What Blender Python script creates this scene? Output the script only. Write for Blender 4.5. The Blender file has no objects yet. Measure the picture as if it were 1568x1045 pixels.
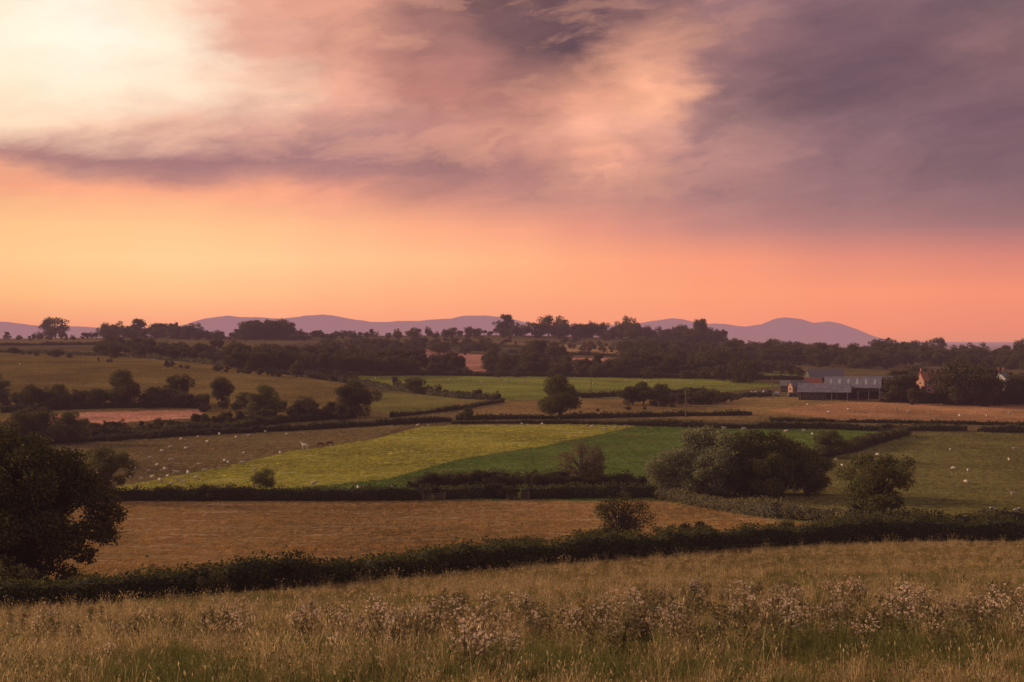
import bpy, math, random
import numpy as np
from mathutils import Vector
F=2395.6; CX=784.0; CY=522.5
rad=math.radians
rng=np.random.default_rng(7)
scene=bpy.context.scene
scene.view_settings.view_transform='Standard'
scene.view_settings.look='None'
scene.view_settings.exposure=0
def s2l(c):
    c=np.array(c,float)/255.0
    return np.where(c<=0.04045,c/12.92,((c+0.055)/1.055)**2.4)
# ------------------------------------------------------------------ terrain
KY=[20,45,80,120,160,200,250,320,420,520,650,800,1000,1200,1400]
KX=[-500,0,300,600,784,1000,1200,1568,2068]
R=[[1073,990,958,935,885,838,777,722,670,616,560,545,534,526,519],
[1073,985,950,925,878,835,775,720,668,615,560,545,534,526,519],
[1073,978,935,908,872,833,773,712,660,615,566,547,534,523,516],
[1073,970,918,890,866,830,772,708,652,614,588,562,542,527,514],
[1073,965,908,881,860,828,771,705,648,613,588,564,543,527,513],
[1073,960,901,872,852,826,771,705,647,613,588,566,547,532,519],
[1073,956,894,865,845,824,772,705,648,613,588,568,552,540,531],
[1073,950,886,856,836,820,772,715,655,618,592,572,556,546,540],
[1073,945,880,852,832,818,772,715,655,618,592,572,556,546,540]]
UT=np.linspace(-0.6,0.6,241); TT=np.linspace(math.log(12),math.log(1400),400); YT=np.exp(TT)
KU=(np.array(KX)-CX)/F
zk=np.array([[-(r-CY)/F*y for r,y in zip(row,KY)] for row in R])
yk=np.array([12.0]+KY)
zk=np.concatenate([np.full((len(KX),1),-1.6-0.15*12),zk],1)
tmp=np.array([np.interp(YT,yk,z) for z in zk])
ZT=np.array([np.interp(UT,KU,tmp[:,j]) for j in range(len(YT))])
def smooth(a,k,ax):
    ker=np.ones(2*k+1)/(2*k+1)
    pad=[(0,0),(0,0)];pad[ax]=(k,k)
    b=np.pad(a,pad,mode='reflect',reflect_type='odd')
    return np.apply_along_axis(lambda v:np.convolve(v,ker,'valid'),ax,b)
for _ in range(2):
    ZT=smooth(ZT,4,1); ZT=smooth(ZT,6,0)
def fbm(x,y,s=0):
    r=0;a=1
    for i in range(5):
        f=1.9**i; r=r+a*(np.sin(x*f*1.0+y*f*0.7+1.3*i+s)+np.sin(x*f*-0.55+y*f*1.1+2.1*i+s*1.7)+np.sin((x*0.9+y*0.35)*f*1.37+np.sin(y*f*0.8+s)*1.5))/3; a*=0.55
    return r/2.1
def zg(X,Y):
    X=np.asarray(X,float);Y=np.asarray(Y,float)
    yc=np.clip(Y,12.01,1399.9); u=np.clip(X/yc,-0.599,0.599)
    fi=(u+0.6)/1.2*240; fj=(np.log(yc)-TT[0])/(TT[-1]-TT[0])*399
    i=np.clip(fi.astype(int),0,239); j=np.clip(fj.astype(int),0,398); a=fi-i;b=fj-j
    z=(ZT[j,i]*(1-a)+ZT[j,i+1]*a)*(1-b)+(ZT[j+1,i]*(1-a)+ZT[j+1,i+1]*a)*b
    z=np.where(Y<12.01,-1.6-0.15*Y,z)
    far=np.interp(Y,[1400,1500,1900,2600,5000,45000],[0,0,-12,-34,-38,-42])
    w=np.interp(Y,[1400,2600],[0,1])
    z=np.where(Y>1400,z*(1-w)+far,z)
    bump=0.10*fbm(X*0.23,Y*0.23)+np.clip(Y/600,0,1)*0.35*fbm(X*0.02,Y*0.02,3)
    return z+bump*np.interp(Y,[2,15,1400,2000],[0,1,1,0])
YS=np.exp(np.linspace(math.log(14),math.log(1450),3000))
def site(px,py):
    u=(px-CX)/F
    z=zg(u*YS,YS); row=CY-z*F/YS
    k=np.nonzero(row<=py)[0]
    Y=YS[k[0]] if len(k) else YS[int(np.argmin(row))]
    return float(u*Y),float(Y),float(zg(u*Y,Y))
# ------------------------------------------------------------------ node helpers
class NT:
    def __init__(s,nt): s.nt=nt; s.n=nt.nodes; s.l=nt.links
    def new(s,t,**k):
        n=s.n.new(t)
        for a,b in k.items(): setattr(n,a,b)
        return n
    def set(s,sock,v):
        if isinstance(v,bpy.types.NodeSocket): s.l.new(v,sock)
        elif v is not None: sock.default_value=v
    def m(s,op,a,b=None,c=None,clamp=False):
        n=s.new('ShaderNodeMath',operation=op,use_clamp=clamp)
        s.set(n.inputs[0],a); s.set(n.inputs[1],b); s.set(n.inputs[2],c)
        return n.outputs[0]
    def ss(s,x,a,b,lo=0.0,hi=1.0):
        n=s.new('ShaderNodeMapRange',interpolation_type='SMOOTHSTEP')
        s.set(n.inputs['Value'],x)
        n.inputs['From Min'].default_value=a;n.inputs['From Max'].default_value=b
        n.inputs['To Min'].default_value=lo;n.inputs['To Max'].default_value=hi
        return n.outputs[0]
    def mix(s,f,a,b,blend='MIX'):
        n=s.new('ShaderNodeMix',data_type='RGBA',blend_type=blend)
        s.set(n.inputs[0],f)
        for k,v in ((6,a),(7,b)):
            if not isinstance(v,bpy.types.NodeSocket): v=tuple(float(q) for q in v)[:3]+(1,)
            s.set(n.inputs[k],v)
        return n.outputs[2]
    def noise(s,vec,scale,detail=4,rough=0.55,out=0):
        n=s.new('ShaderNodeTexNoise'); s.set(n.inputs['Vector'],vec)
        n.inputs['Scale'].default_value=scale;n.inputs['Detail'].default_value=detail;n.inputs['Roughness'].default_value=rough
        return n.outputs[out]
    def xyz(s,x,y,z):
        n=s.new('ShaderNodeCombineXYZ'); s.set(n.inputs[0],x);s.set(n.inputs[1],y);s.set(n.inputs[2],z); return n.outputs[0]
    def vmul(s,v,k):
        n=s.new('ShaderNodeVectorMath',operation='MULTIPLY'); s.set(n.inputs[0],v); n.inputs[1].default_value=k; return n.outputs[0]
    def scale(s,v,k):
        n=s.new('ShaderNodeVectorMath',operation='SCALE'); s.set(n.inputs[0],v); s.set(n.inputs['Scale'],k); return n.outputs[0]
def painted_haze(N,shader,out):
    # aerial perspective: haze glow painted into each material, growing with distance from camera (world origin)
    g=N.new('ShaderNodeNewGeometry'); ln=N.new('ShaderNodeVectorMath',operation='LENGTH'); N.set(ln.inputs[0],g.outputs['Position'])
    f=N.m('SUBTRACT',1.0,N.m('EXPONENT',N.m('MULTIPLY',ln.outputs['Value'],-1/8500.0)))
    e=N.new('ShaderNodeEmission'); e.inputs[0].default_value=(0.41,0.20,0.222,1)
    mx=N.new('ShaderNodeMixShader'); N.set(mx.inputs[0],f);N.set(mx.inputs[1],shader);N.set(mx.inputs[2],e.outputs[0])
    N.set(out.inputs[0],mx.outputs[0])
def newmat(name):
    m=bpy.data.materials.new(name); m.use_nodes=True; m.node_tree.nodes.clear()
    N=NT(m.node_tree); o=N.new('ShaderNodeOutputMaterial'); return m,N,o
def simple(name,col,col2=None,scale=3,rough=0.85):
    m,N,o=newmat(name); tc=N.new('ShaderNodeTexCoord')
    f=N.noise(tc.outputs['Object'],scale,5)
    c=N.mix(N.ss(f,0.35,0.65),col,col2 if col2 is not None else [q*0.7 for q in col])
    p=N.new('ShaderNodeBsdfPrincipled'); N.set(p.inputs['Base Color'],c); p.inputs['Roughness'].default_value=rough
    p.inputs['Specular IOR Level'].default_value=0.2
    painted_haze(N,p.outputs[0],o)
    return m
def leafmat(name,c1,c2,c3,scale=0.5,trans=0.3):
    m,N,o=newmat(name); tc=N.new('ShaderNodeTexCoord')
    a=N.noise(tc.outputs['Object'],scale,2); b=N.noise(tc.outputs['Object'],scale*9,1)
    oi=N.new('ShaderNodeObjectInfo')
    c=N.mix(N.ss(a,0.38,0.62),c1,c2); c=N.mix(N.ss(b,0.48,0.68),c,c3)
    c=N.scale(c,N.m('ADD',0.8,N.m('MULTIPLY',oi.outputs['Random'],0.5)))
    d=N.new('ShaderNodeBsdfDiffuse'); N.set(d.inputs[0],c)
    t=N.new('ShaderNodeBsdfTranslucent'); N.set(t.inputs[0],c)
    mx=N.new('ShaderNodeMixShader'); mx.inputs[0].default_value=trans
    N.set(mx.inputs[1],d.outputs[0]);N.set(mx.inputs[2],t.outputs[0]); painted_haze(N,mx.outputs[0],o)
    return m
M_bark=simple('bark',(0.07,0.055,0.045),(0.04,0.032,0.025),4)
M_leaf=leafmat('oak_leaves',(0.06,0.064,0.024),(0.11,0.108,0.038),(0.19,0.162,0.06))
M_leafd=leafmat('dark_leaves',(0.05,0.052,0.023),(0.085,0.08,0.033),(0.145,0.118,0.052))
M_leaffar=leafmat('distant_leaves',(0.046,0.044,0.024),(0.08,0.068,0.033),(0.125,0.094,0.045),0.25)
M_willow=leafmat('willow_leaves',(0.10,0.115,0.06),(0.18,0.185,0.095),(0.31,0.28,0.15),0.4,0.35)
M_brownleaf=leafmat('hawthorn_leaves',(0.11,0.08,0.05),(0.155,0.115,0.06),(0.23,0.165,0.09))
M_hedge=leafmat('hedge_leaves',(0.042,0.048,0.018),(0.08,0.08,0.029),(0.14,0.124,0.044),0.8)
M_core=simple('hedge_dark_core',(0.024,0.026,0.014),(0.036,0.034,0.018),2)  # solid dark core added inside the hedges to block light between the leaves
M_rough=leafmat('bramble_leaves',(0.10,0.092,0.042),(0.15,0.125,0.06),(0.24,0.185,0.10),0.5)
# ------------------------------------------------------------------ mesh helpers
def qmesh(name,V,Q,mi=None,mats=(),smoothf=False):
    me=bpy.data.meshes.new(name); V=np.asarray(V,np.float32);Q=np.asarray(Q,np.int32)
    me.vertices.add(len(V)); me.vertices.foreach_set('co',V.ravel())
    me.loops.add(Q.size); me.loops.foreach_set('vertex_index',Q.ravel())
    me.polygons.add(len(Q)); me.polygons.foreach_set('loop_start',np.arange(0,Q.size,4,dtype=np.int32))
    for m in mats: me.materials.append(m)
    if mi is not None: me.polygons.foreach_set('material_index',np.asarray(mi,np.int32))
    me.polygons.foreach_set('use_smooth',np.full(len(Q),smoothf))
    me.update(calc_edges=True); return me
def link(name,me,loc=(0,0,0),rz=0,sc=1,parent=None):
    o=bpy.data.objects.new(name,me); scene.collection.objects.link(o)
    o.location=loc;o.rotation_euler=(0,0,rz); o.scale=(sc,sc,sc) if not hasattr(sc,'__len__') else sc
    if parent: o.parent=parent
    return o
def rdirs(n,r):
    v=r.normal(size=(n,3)); return v/np.linalg.norm(v,axis=1,keepdims=True)
def leafquads(P,s,r,asp=0.55):
    n=len(P); t=rdirs(n,r); b=np.cross(t,rdirs(n,r)); b/=np.linalg.norm(b,axis=1,keepdims=True)+1e-9
    s=(s*r.uniform(0.6,1.35,n))[:,None]
    V=np.stack([P-t*s,P-b*s*asp,P+t*s,P+b*s*asp],1).reshape(-1,3)
    return V,np.arange(4*n).reshape(-1,4)
def tube(pts,rs,k=6):
    pts=np.array(pts,float); n=len(pts); V=[];a=np.arange(k)*2*math.pi/k
    for i in range(n):
        d=pts[min(i+1,n-1)]-pts[max(i-1,0)]; d/=np.linalg.norm(d)+1e-9
        x=np.cross(d,[0.3,0.9,0.1]); x/=np.linalg.norm(x)+1e-9; y=np.cross(d,x)
        V.append(pts[i]+rs[i]*(np.outer(np.cos(a),x)+np.outer(np.sin(a),y)))
    V=np.concatenate(V); Q=[]
    for i in range(n-1):
        for j in range(k):
            Q.append((i*k+j,i*k+(j+1)%k,(i+1)*k+(j+1)%k,(i+1)*k+j))
    return V,np.array(Q)
class Acc:
    def __init__(s): s.V=[];s.Q=[];s.M=[];s.n=0
    def add(s,V,Q,m):
        s.V.append(V);s.Q.append(Q+s.n);s.M.append(np.full(len(Q),m));s.n+=len(V)
    def mesh(s,name,mats,sm=False): return qmesh(name,np.concatenate(s.V),np.concatenate(s.Q),np.concatenate(s.M),mats,sm)
def tree(name,H,W,th,nl,ls,seed,lmat,lobes=26,lr=(0.22,0.4),twiggy=0,inner=0.5,skirt=0.8,trunkr=None,extra=(),asym=0.12):
    r=np.random.default_rng(seed); A=Acc()
    a=(H-th)/2; cz=th+a; R_=W/2
    d=rdirs(lobes,r); rr=r.uniform(0.42,0.88,lobes)
    L=r.uniform(lr[0],lr[1],lobes)*min(R_,a*1.15)
    C=np.stack([d[:,0]*rr*R_,d[:,1]*rr*R_,cz+d[:,2]*rr*a],1)
    C[:,:2]*=np.where(C[:,2:3]<cz-0.45*a,skirt,1)
    C+=r.normal(size=C.shape)*asym*np.array([R_,R_,a*.7])
    C[:,2]=np.clip(C[:,2],th*.6+L*.5,H-L*.6)
    if len(extra):
        E=np.array(extra,float); C=np.concatenate([C,E[:,:3]]); L=np.concatenate([L,E[:,3]]); lobes=len(L)
    w=L**2; pick=r.choice(lobes,nl,p=w/w.sum())
    D=rdirs(nl,r); rad_=L[pick]*(inner+(1.05-inner)*r.random(nl)**0.6)
    P=C[pick]+D*rad_[:,None]*np.array([1.1,1.1,0.85])
    P+=r.normal(size=P.shape)*ls*0.9
    P[:,2]=np.maximum(P[:,2],th*0.55+0.2*r.random(nl))
    V,Q=leafquads(P,ls,r); A.add(V,Q,1)
    tr=trunkr or H*0.032
    top=np.array([r.normal()*0.03*W,r.normal()*0.03*W,cz+0.2*a])
    V,Q=tube([(0,0,-0.6),(0,0,0.05*H),(top[0]*.3,top[1]*.3,th),top*[1,1,.8],top+[0,0,.45*a]],[tr*1.5,tr*1.1,tr*.85,tr*.5,tr*.12],8); A.add(V,Q,0)
    for i in range(lobes):
        s=np.array([top[0]*.4,top[1]*.4,th*0.9+r.random()*(a*0.8)]); e=C[i]
        if e[2]<s[2]: s[2]=max(th*0.7,e[2]-0.1*a)
        mid=(s+e)/2+[0,0,0.06*H]+r.normal(size=3)*0.02*W
        V,Q=tube([s,mid,e,e+(e-mid)*0.5],[tr*.38,tr*.25,tr*.13,tr*.04],5); A.add(V,Q,0)
        for k in range(twiggy):
            q=e+rdirs(1,r)[0]*L[i]*np.array([1.1,1.1,1.0])*r.uniform(.8,1.4); q[2]=max(q[2],0.2)
            V,Q=tube([mid,(mid+q)/2+r.normal(size=3)*.1,q],[tr*.12,tr*.08,tr*.03],3); A.add(V,Q,0)
    return A.mesh(name,[M_bark,lmat])
def place(name,me,px,py,H_px=None,meH=None,rz=None,wfac=1.0):
    x,y,z=site(px,py); s=1.0
    if H_px: s=H_px/F*y/meH
    return link(name,me,(x,y,z-0.1),rz if rz is not None else random.random()*6.28,(s*wfac,s*wfac,s))
random.seed(3)
# ------------------------------------------------------------------ ground sheet
KG=np.array([1.52,1.48,1.42])
def inpoly(px,py,poly):
    ins=np.zeros(px.shape,bool); n=len(poly)
    for i in range(n):
        x1,y1=poly[i];x2,y2=poly[(i+1)%n]
        if y1==y2: continue
        c=((y1>py)!=(y2>py))&(px<(x2-x1)*(py-y1)/(y2-y1)+x1); ins^=c
    return ins
H1=[(-500,945),(-100,938),(0,934),(150,925),(300,912),(450,900),(600,885),(750,870),(900,858),(1050,845),(1200,836),(1350,829),(1568,828),(2100,826)]
hx=np.array([p[0] for p in H1]);hy=np.array([p[1] for p in H1])
FIELDS=[
 ([(-500,530),(200,538),(430,566),(530,588),(600,606),(560,640),(300,640),(-500,650)],(114,95,52),0.3),
 ([(-500,514),(-20,520),(170,514),(175,527),(-500,533)],(118,96,58),0),
 ([(180,516),(360,524),(420,530),(420,540),(330,548),(180,536)],(102,87,50),0),
 ([(465,572),(600,574),(840,576),(1140,580),(1200,590),(1100,602),(960,609),(760,614),(640,598),(500,582)],(113,115,50),0.25),
 ([(560,600),(620,600),(745,614),(700,626),(600,636),(565,625)],(106,100,52),0.2),
 ([(620,532),(700,541),(810,548),(938,549),(938,556),(830,566),(700,570),(620,558)],(172,120,104),0),
 ([(640,520),(850,526),(850,534),(700,530)],(125,100,62),0),
 ([(850,528),(960,532),(1065,536),(1065,546),(950,543),(850,538)],(155,122,80),0),
 ([(700,615),(960,611),(1180,608),(1568,613),(2100,615),(2100,652),(1568,652),(1200,645),(880,640),(700,643)],(120,97,60),0.5),
 ([(1170,628),(1300,616),(1568,616),(2100,616),(2100,650),(1568,650),(1300,645)],(146,106,74),0.5),
 ([(1170,572),(1275,575),(1275,581),(1170,580)],(110,120,60),0),
 ([(-500,645),(0,644),(140,631),(312,627),(308,640),(140,650),(20,668),(-500,680)],(182,128,104),0.1),
 ([(-500,690),(50,682),(300,667),(620,651),(560,675),(450,692),(350,714),(180,748),(130,770),(-500,770)],(106,91,60),0.5),
 ([(100,768),(180,746),(350,713),(450,691),(560,675),(640,655),(690,651),(985,650),(850,681),(700,705),(590,736),(240,768)],(134,127,52),0.9),
 ([(240,768),(590,734),(700,704),(850,680),(985,650),(1240,654),(1385,662),(1262,700),(1245,742),(1040,768)],(78,93,42),0.25),
 ([(1010,768),(1040,764),(1240,742),(1260,700),(1388,664),(1568,661),(2100,661),(2100,850),(1290,850),(1180,795)],(97,91,52),0.35),
 ([(-500,767),(1010,767),(1180,796),(1300,812),(1300,900),(-500,960)],(126,98,60),0.9),
]
def fieldcol(X,Y,Z):
    yy=np.maximum(Y,12); PX=CX+F*X/yy+5*fbm(X*0.15,Y*0.1,5); PY=CY-F*Z/yy+0.9*fbm(X*0.2,Y*0.1,9)
    COL=np.zeros(PX.shape+(4,))
    def paint(mask,rgb,a=0.0): COL[mask,:3]=s2l(rgb)*KG; COL[mask,3]=a
    paint(np.ones(PX.shape,bool),(94,80,54))
    far=(Y>400); v=fbm(X*0.006,Y*0.004,1); COL[far,:3]*=(1+0.25*v[far])[:,None]
    for poly,c,a in FIELDS: paint(inpoly(PX,PY,poly)&(Y>100)&(Y<1500),c,a)
    fg=((PY>np.interp(PX,hx,hy))|(Y<70))&(Y<230)
    paint(fg,(98,80,46),0.3); paint(Y>1500,(110,90,70),0)
    return COL,fg
ncol=1300
s_=np.linspace(-1,1,ncol); sx=np.sign(s_)*(0.42*np.abs(s_)+0.75*np.abs(s_)**7)
Yr=np.concatenate([np.linspace(-90,7.5,30),np.exp(np.linspace(math.log(8),math.log(1500),820)),np.exp(np.linspace(math.log(1530),math.log(60000),50))])
GX=sx[None,:]*(np.maximum(Yr,0)[:,None]+40+np.maximum(-Yr,0)[:,None]); GY=np.repeat(Yr[:,None],ncol,1)
GZ=zg(GX,GY)
V=np.stack([GX,GY,GZ],-1).reshape(-1,3)
ii=np.arange((len(Yr)-1)*ncol).reshape(-1,ncol)[:,:-1].ravel()
Q=np.stack([ii,ii+1,ii+1+ncol,ii+ncol],1)
COL,_fg=fieldcol(GX,GY,GZ)
me=qmesh('ground',V,Q,None,[],True)
at=me.attributes.new('field_col','FLOAT_COLOR','POINT'); at.data.foreach_set('color',COL.reshape(-1).astype(np.float32))
m,N,o=newmat('field_ground')
an=N.new('ShaderNodeAttribute'); an.attribute_name='field_col'; tc=N.new('ShaderNodeTexCoord'); P=tc.outputs['Object']
n1=N.noise(P,0.03,5,0.6); n2=N.noise(N.vmul(P,(1.0,.45,1.0)),1.0,4,0.7); n3=N.noise(N.vmul(P,(0.1,0.3,0.2)),1.0,5,0.7)
n4=N.noise(N.vmul(P,(3.2,1.2,1)),1.0,3,0.75)
k=N.m('ADD',N.ss(n1,0.3,0.7,0.72,1.28),N.ss(n2,0.3,0.7,-0.3,0.3)); k=N.m('ADD',k,N.ss(n4,0.3,0.7,-0.35,0.35))
c=N.scale(an.outputs['Color'],k)
streak=N.m('MULTIPLY',N.ss(n3,0.54,0.64),an.outputs['Alpha'])
hs=N.new('ShaderNodeHueSaturation'); N.set(hs.inputs['Color'],c); hs.inputs['Saturation'].default_value=0.75; hs.inputs['Value'].default_value=1.7
c=N.mix(N.m('MULTIPLY',streak,0.6),c,hs.outputs[0])
n5=N.noise(P,0.09,4,0.65,0)
c=N.mix(N.m('MULTIPLY',N.ss(n5,0.48,0.68),0.35),c,(0.15,0.12,0.05))
d=N.new('ShaderNodeBsdfDiffuse'); N.set(d.inputs[0],c); d.inputs[1].default_value=1
bp=N.new('ShaderNodeBump'); bp.inputs['Strength'].default_value=0.8; bp.inputs['Distance'].default_value=0.4
N.set(bp.inputs['Height'],N.m('ADD',n2,N.m('MULTIPLY',n4,0.5))); N.set(d.inputs['Normal'],bp.outputs[0])
painted_haze(N,d.outputs[0],o); me.materials.append(m); link('ground',me)
# ------------------------------------------------------------------ distant hills
cr=[(-900,505),(-300,500),(-100,497),(0,493),(30,496),(60,500),(110,500),(150,502),(250,503),(290,497),(320,487),(350,484.5),(400,487),(440,488),(470,484),(500,482),(530,487),(570,494),(620,492),(660,490),(690,488),(710,484),(740,483),(765,485),(800,493),(850,498),(960,498),(1000,492),(1030,487),(1050,491),(1075,497),(1110,496),(1140,501),(1170,496),(1190,488),(1205,486),(1225,489),(1245,495),(1265,493),(1285,495),(1310,505),(1335,519),(1350,527),(1400,531),(2500,533)]
nx,ny=1200,60; hxs=np.linspace(-900,2500,nx); D0=20000
ch=(CY-np.interp(hxs,[c[0] for c in cr],[c[1] for c in cr]))/F*D0
ker=np.hanning(7);ker/=ker.sum(); ch=np.convolve(np.pad(ch,3,mode='edge'),ker,'valid')
dy=np.linspace(-2600,3000,ny); HX=np.repeat(((hxs-CX)/F*D0)[None,:],ny,0); HY=D0+np.repeat(dy[:,None],nx,1)+250*fbm(HX*0.0009,0,2)
prof=np.exp(-(np.where(dy<0,dy/1100,dy/1300))**2)[:,None]
HZ=-60+(ch[None,:]+60)*prof+ (prof*(1-prof)*4)*70*fbm(HX*0.003,HY*0.0016,4)+12*fbm(HX*0.014,HY*0.01,1)*prof
V=np.stack([HX,HY,HZ],-1).reshape(-1,3); ii=np.arange((ny-1)*nx).reshape(-1,nx)[:,:-1].ravel()
m,N,o=newmat('hill_heath'); tc=N.new('ShaderNodeTexCoord'); n=N.noise(tc.outputs['Object'],0.003,8,0.65)
d=N.new('ShaderNodeBsdfDiffuse'); N.set(d.inputs[0],N.mix(N.ss(n,.35,.65),(0.03,0.035,0.03),(0.14,0.11,0.08)))
painted_haze(N,d.outputs[0],o)
link('distant_hills',qmesh('distant_hills',V,np.stack([ii,ii+1,ii+1+nx,ii+nx],1),None,[m],True))
# ------------------------------------------------------------------ instancing
def collection(name,meshes):
    c=bpy.data.collections.new(name)
    for i,me in enumerate(meshes):
        o=bpy.data.objects.new('%s_variant_%02d'%(name,i),me); c.objects.link(o)
    return c
def instancer(name,pts,scl,rot,idx,coll,tint=None):
    n=len(pts); me=bpy.data.meshes.new(name); me.vertices.add(n); me.vertices.foreach_set('co',np.asarray(pts,np.float32).ravel())
    me.attributes.new('scl','FLOAT_VECTOR','POINT').data.foreach_set('vector',np.asarray(scl,np.float32).ravel())
    me.attributes.new('rot','FLOAT_VECTOR','POINT').data.foreach_set('vector',np.asarray(rot,np.float32).ravel())
    me.attributes.new('idx','INT','POINT').data.foreach_set('value',np.asarray(idx,np.int32))
    if tint is not None: me.attributes.new('tint','FLOAT_COLOR','POINT').data.foreach_set('color',np.asarray(tint,np.float32).ravel())
    ng=bpy.data.node_groups.new(name+'_scatter','GeometryNodeTree')
    ng.interface.new_socket(name='Geometry',in_out='INPUT',socket_type='NodeSocketGeometry')
    ng.interface.new_socket(name='Geometry',in_out='OUTPUT',socket_type='NodeSocketGeometry')
    gi=ng.nodes.new('NodeGroupInput');go=ng.nodes.new('NodeGroupOutput')
    ci=ng.nodes.new('GeometryNodeCollectionInfo'); ci.inputs['Collection'].default_value=coll
    ci.inputs['Separate Children'].default_value=True; ci.inputs['Reset Children'].default_value=True
    ip=ng.nodes.new('GeometryNodeInstanceOnPoints'); ip.inputs['Pick Instance'].default_value=True
    def na(nm,t):
        q=ng.nodes.new('GeometryNodeInputNamedAttribute'); q.data_type=t; q.inputs['Name'].default_value=nm
        return next(s for s in q.outputs if s.enabled and s.name=='Attribute')
    L=ng.links
    L.new(gi.outputs[0],ip.inputs['Points']);L.new(ci.outputs[0],ip.inputs['Instance'])
    L.new(na('idx','INT'),ip.inputs['Instance Index']);L.new(na('rot','FLOAT_VECTOR'),ip.inputs['Rotation']);L.new(na('scl','FLOAT_VECTOR'),ip.inputs['Scale'])
    L.new(ip.outputs[0],go.inputs[0])
    o=link(name,me); md=o.modifiers.new('scatter','NODES'); md.node_group=ng; return o
# ------------------------------------------------------------------ hedges
def polysites(pl,step):
    pts=np.array([site(*p) for p in pl])
    seg=np.linalg.norm(np.diff(pts[:,:2],axis=0),axis=1); cum=np.concatenate([[0],np.cumsum(seg)])
    n=max(2,int(cum[-1]/step)); t=np.linspace(0,cum[-1],n)
    x=np.interp(t,cum,pts[:,0]);y=np.interp(t,cum,pts[:,1]); return t,x,y
def hedge(name,pl,h0,h1,w=2.0,dens=120,ls=0.16,seed=0,mat=None,var=0.35,core=True):
    r=np.random.default_rng(seed); t,x,y=polysites(pl,0.8); x=x+0.6*fbm(t*0.15,0,seed); y=y+0.9*fbm(t*0.11,1,seed+2)
    tx=np.gradient(x);ty=np.gradient(y);l=np.hypot(tx,ty)+1e-9; nx_=-ty/l; ny_=tx/l
    hh=np.interp(t,[0,t[-1]],[h0,h1])*np.maximum(0.35,1+var*fbm(t*0.22,0,seed+1)+0.6*var*fbm(t*1.1,3,seed)); A=Acc()
    if core:
        zz=zg(x,y); sec=[(-.36,-0.4),(-.4,.3),(-.26,.74),(0.,.82),(.26,.74),(.4,.3),(.36,-.4)]
        V=[];k=len(sec)
        for a,b in sec:
            wob=1+0.25*fbm(t*1.1,a*7,seed)
            V.append(np.stack([x+nx_*a*w*wob,y+ny_*a*w*wob,zz+np.where(b<0,b,b*hh*wob)],1))
        V=np.stack(V,1).reshape(-1,3); Q=[(i*k+j,i*k+j+1,(i+1)*k+j+1,(i+1)*k+j) for i in range(len(t)-1) for j in range(k-1)]
        A.add(V,np.array(Q),0)
    n=int(t[-1]*dens); tt=r.uniform(0,t[-1],n); a=r.uniform(0,math.pi,n)
    cx=np.cos(a);cz=np.sin(a); rr_=r.uniform(0.7,1.08,n)+0.22*fbm(tt*1.7,cx*3+cz*2,seed)
    lat=np.sign(cx)*np.abs(cx)**0.6*0.55*w*rr_; H=np.interp(tt,t,hh); ver=np.abs(cz)**0.7*H*rr_
    ver=np.where(r.random(n)<0.35,r.random(n)*H*0.6,ver)
    ver=ver*np.where(r.random(n)<0.03,r.uniform(1,1.35,n),1)
    X=np.interp(tt,t,x)+np.interp(tt,t,nx_)*lat; Yy=np.interp(tt,t,y)+np.interp(tt,t,ny_)*lat
    P=np.stack([X,Yy,zg(X,Yy)+ver],1); V,Q=leafquads(P,ls,r,0.6); A.add(V,Q,1)
    return link(name,A.mesh(name,[M_core,mat or M_hedge]))
hedge('hedge',H1[1:-1],1.9,2.7,2.6,340,0.13,1,var=0.45)
hedge('hedge',[(120,768),(300,767),(480,767),(655,765)],2.3,2.2,2.2,140,0.17,2,var=0.26)
hedge('hedge',[(672,765),(785,763)],2.2,2.2,2.2,140,0.17,3,var=0.2)
hedge('hedge',[(800,764),(900,763),(1010,762)],2.1,2.3,2.2,140,0.17,4,var=0.2)
hedge('hedge',[(630,748),(720,740),(860,740),(1000,744)],1.8,2.2,3.0,120,0.18,5,var=0.8)
hedge('bramble_hedge',[(1015,764),(1080,775),(1180,792),(1290,800),(1330,806)],1.7,2.2,3.6,170,0.16,6,mat=M_rough,var=0.6)
hedge('hedge',[(1300,806),(1380,812),(1470,812),(1600,812),(1800,812)],2.8,2.5,2.8,170,0.16,7,var=0.4)
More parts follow.
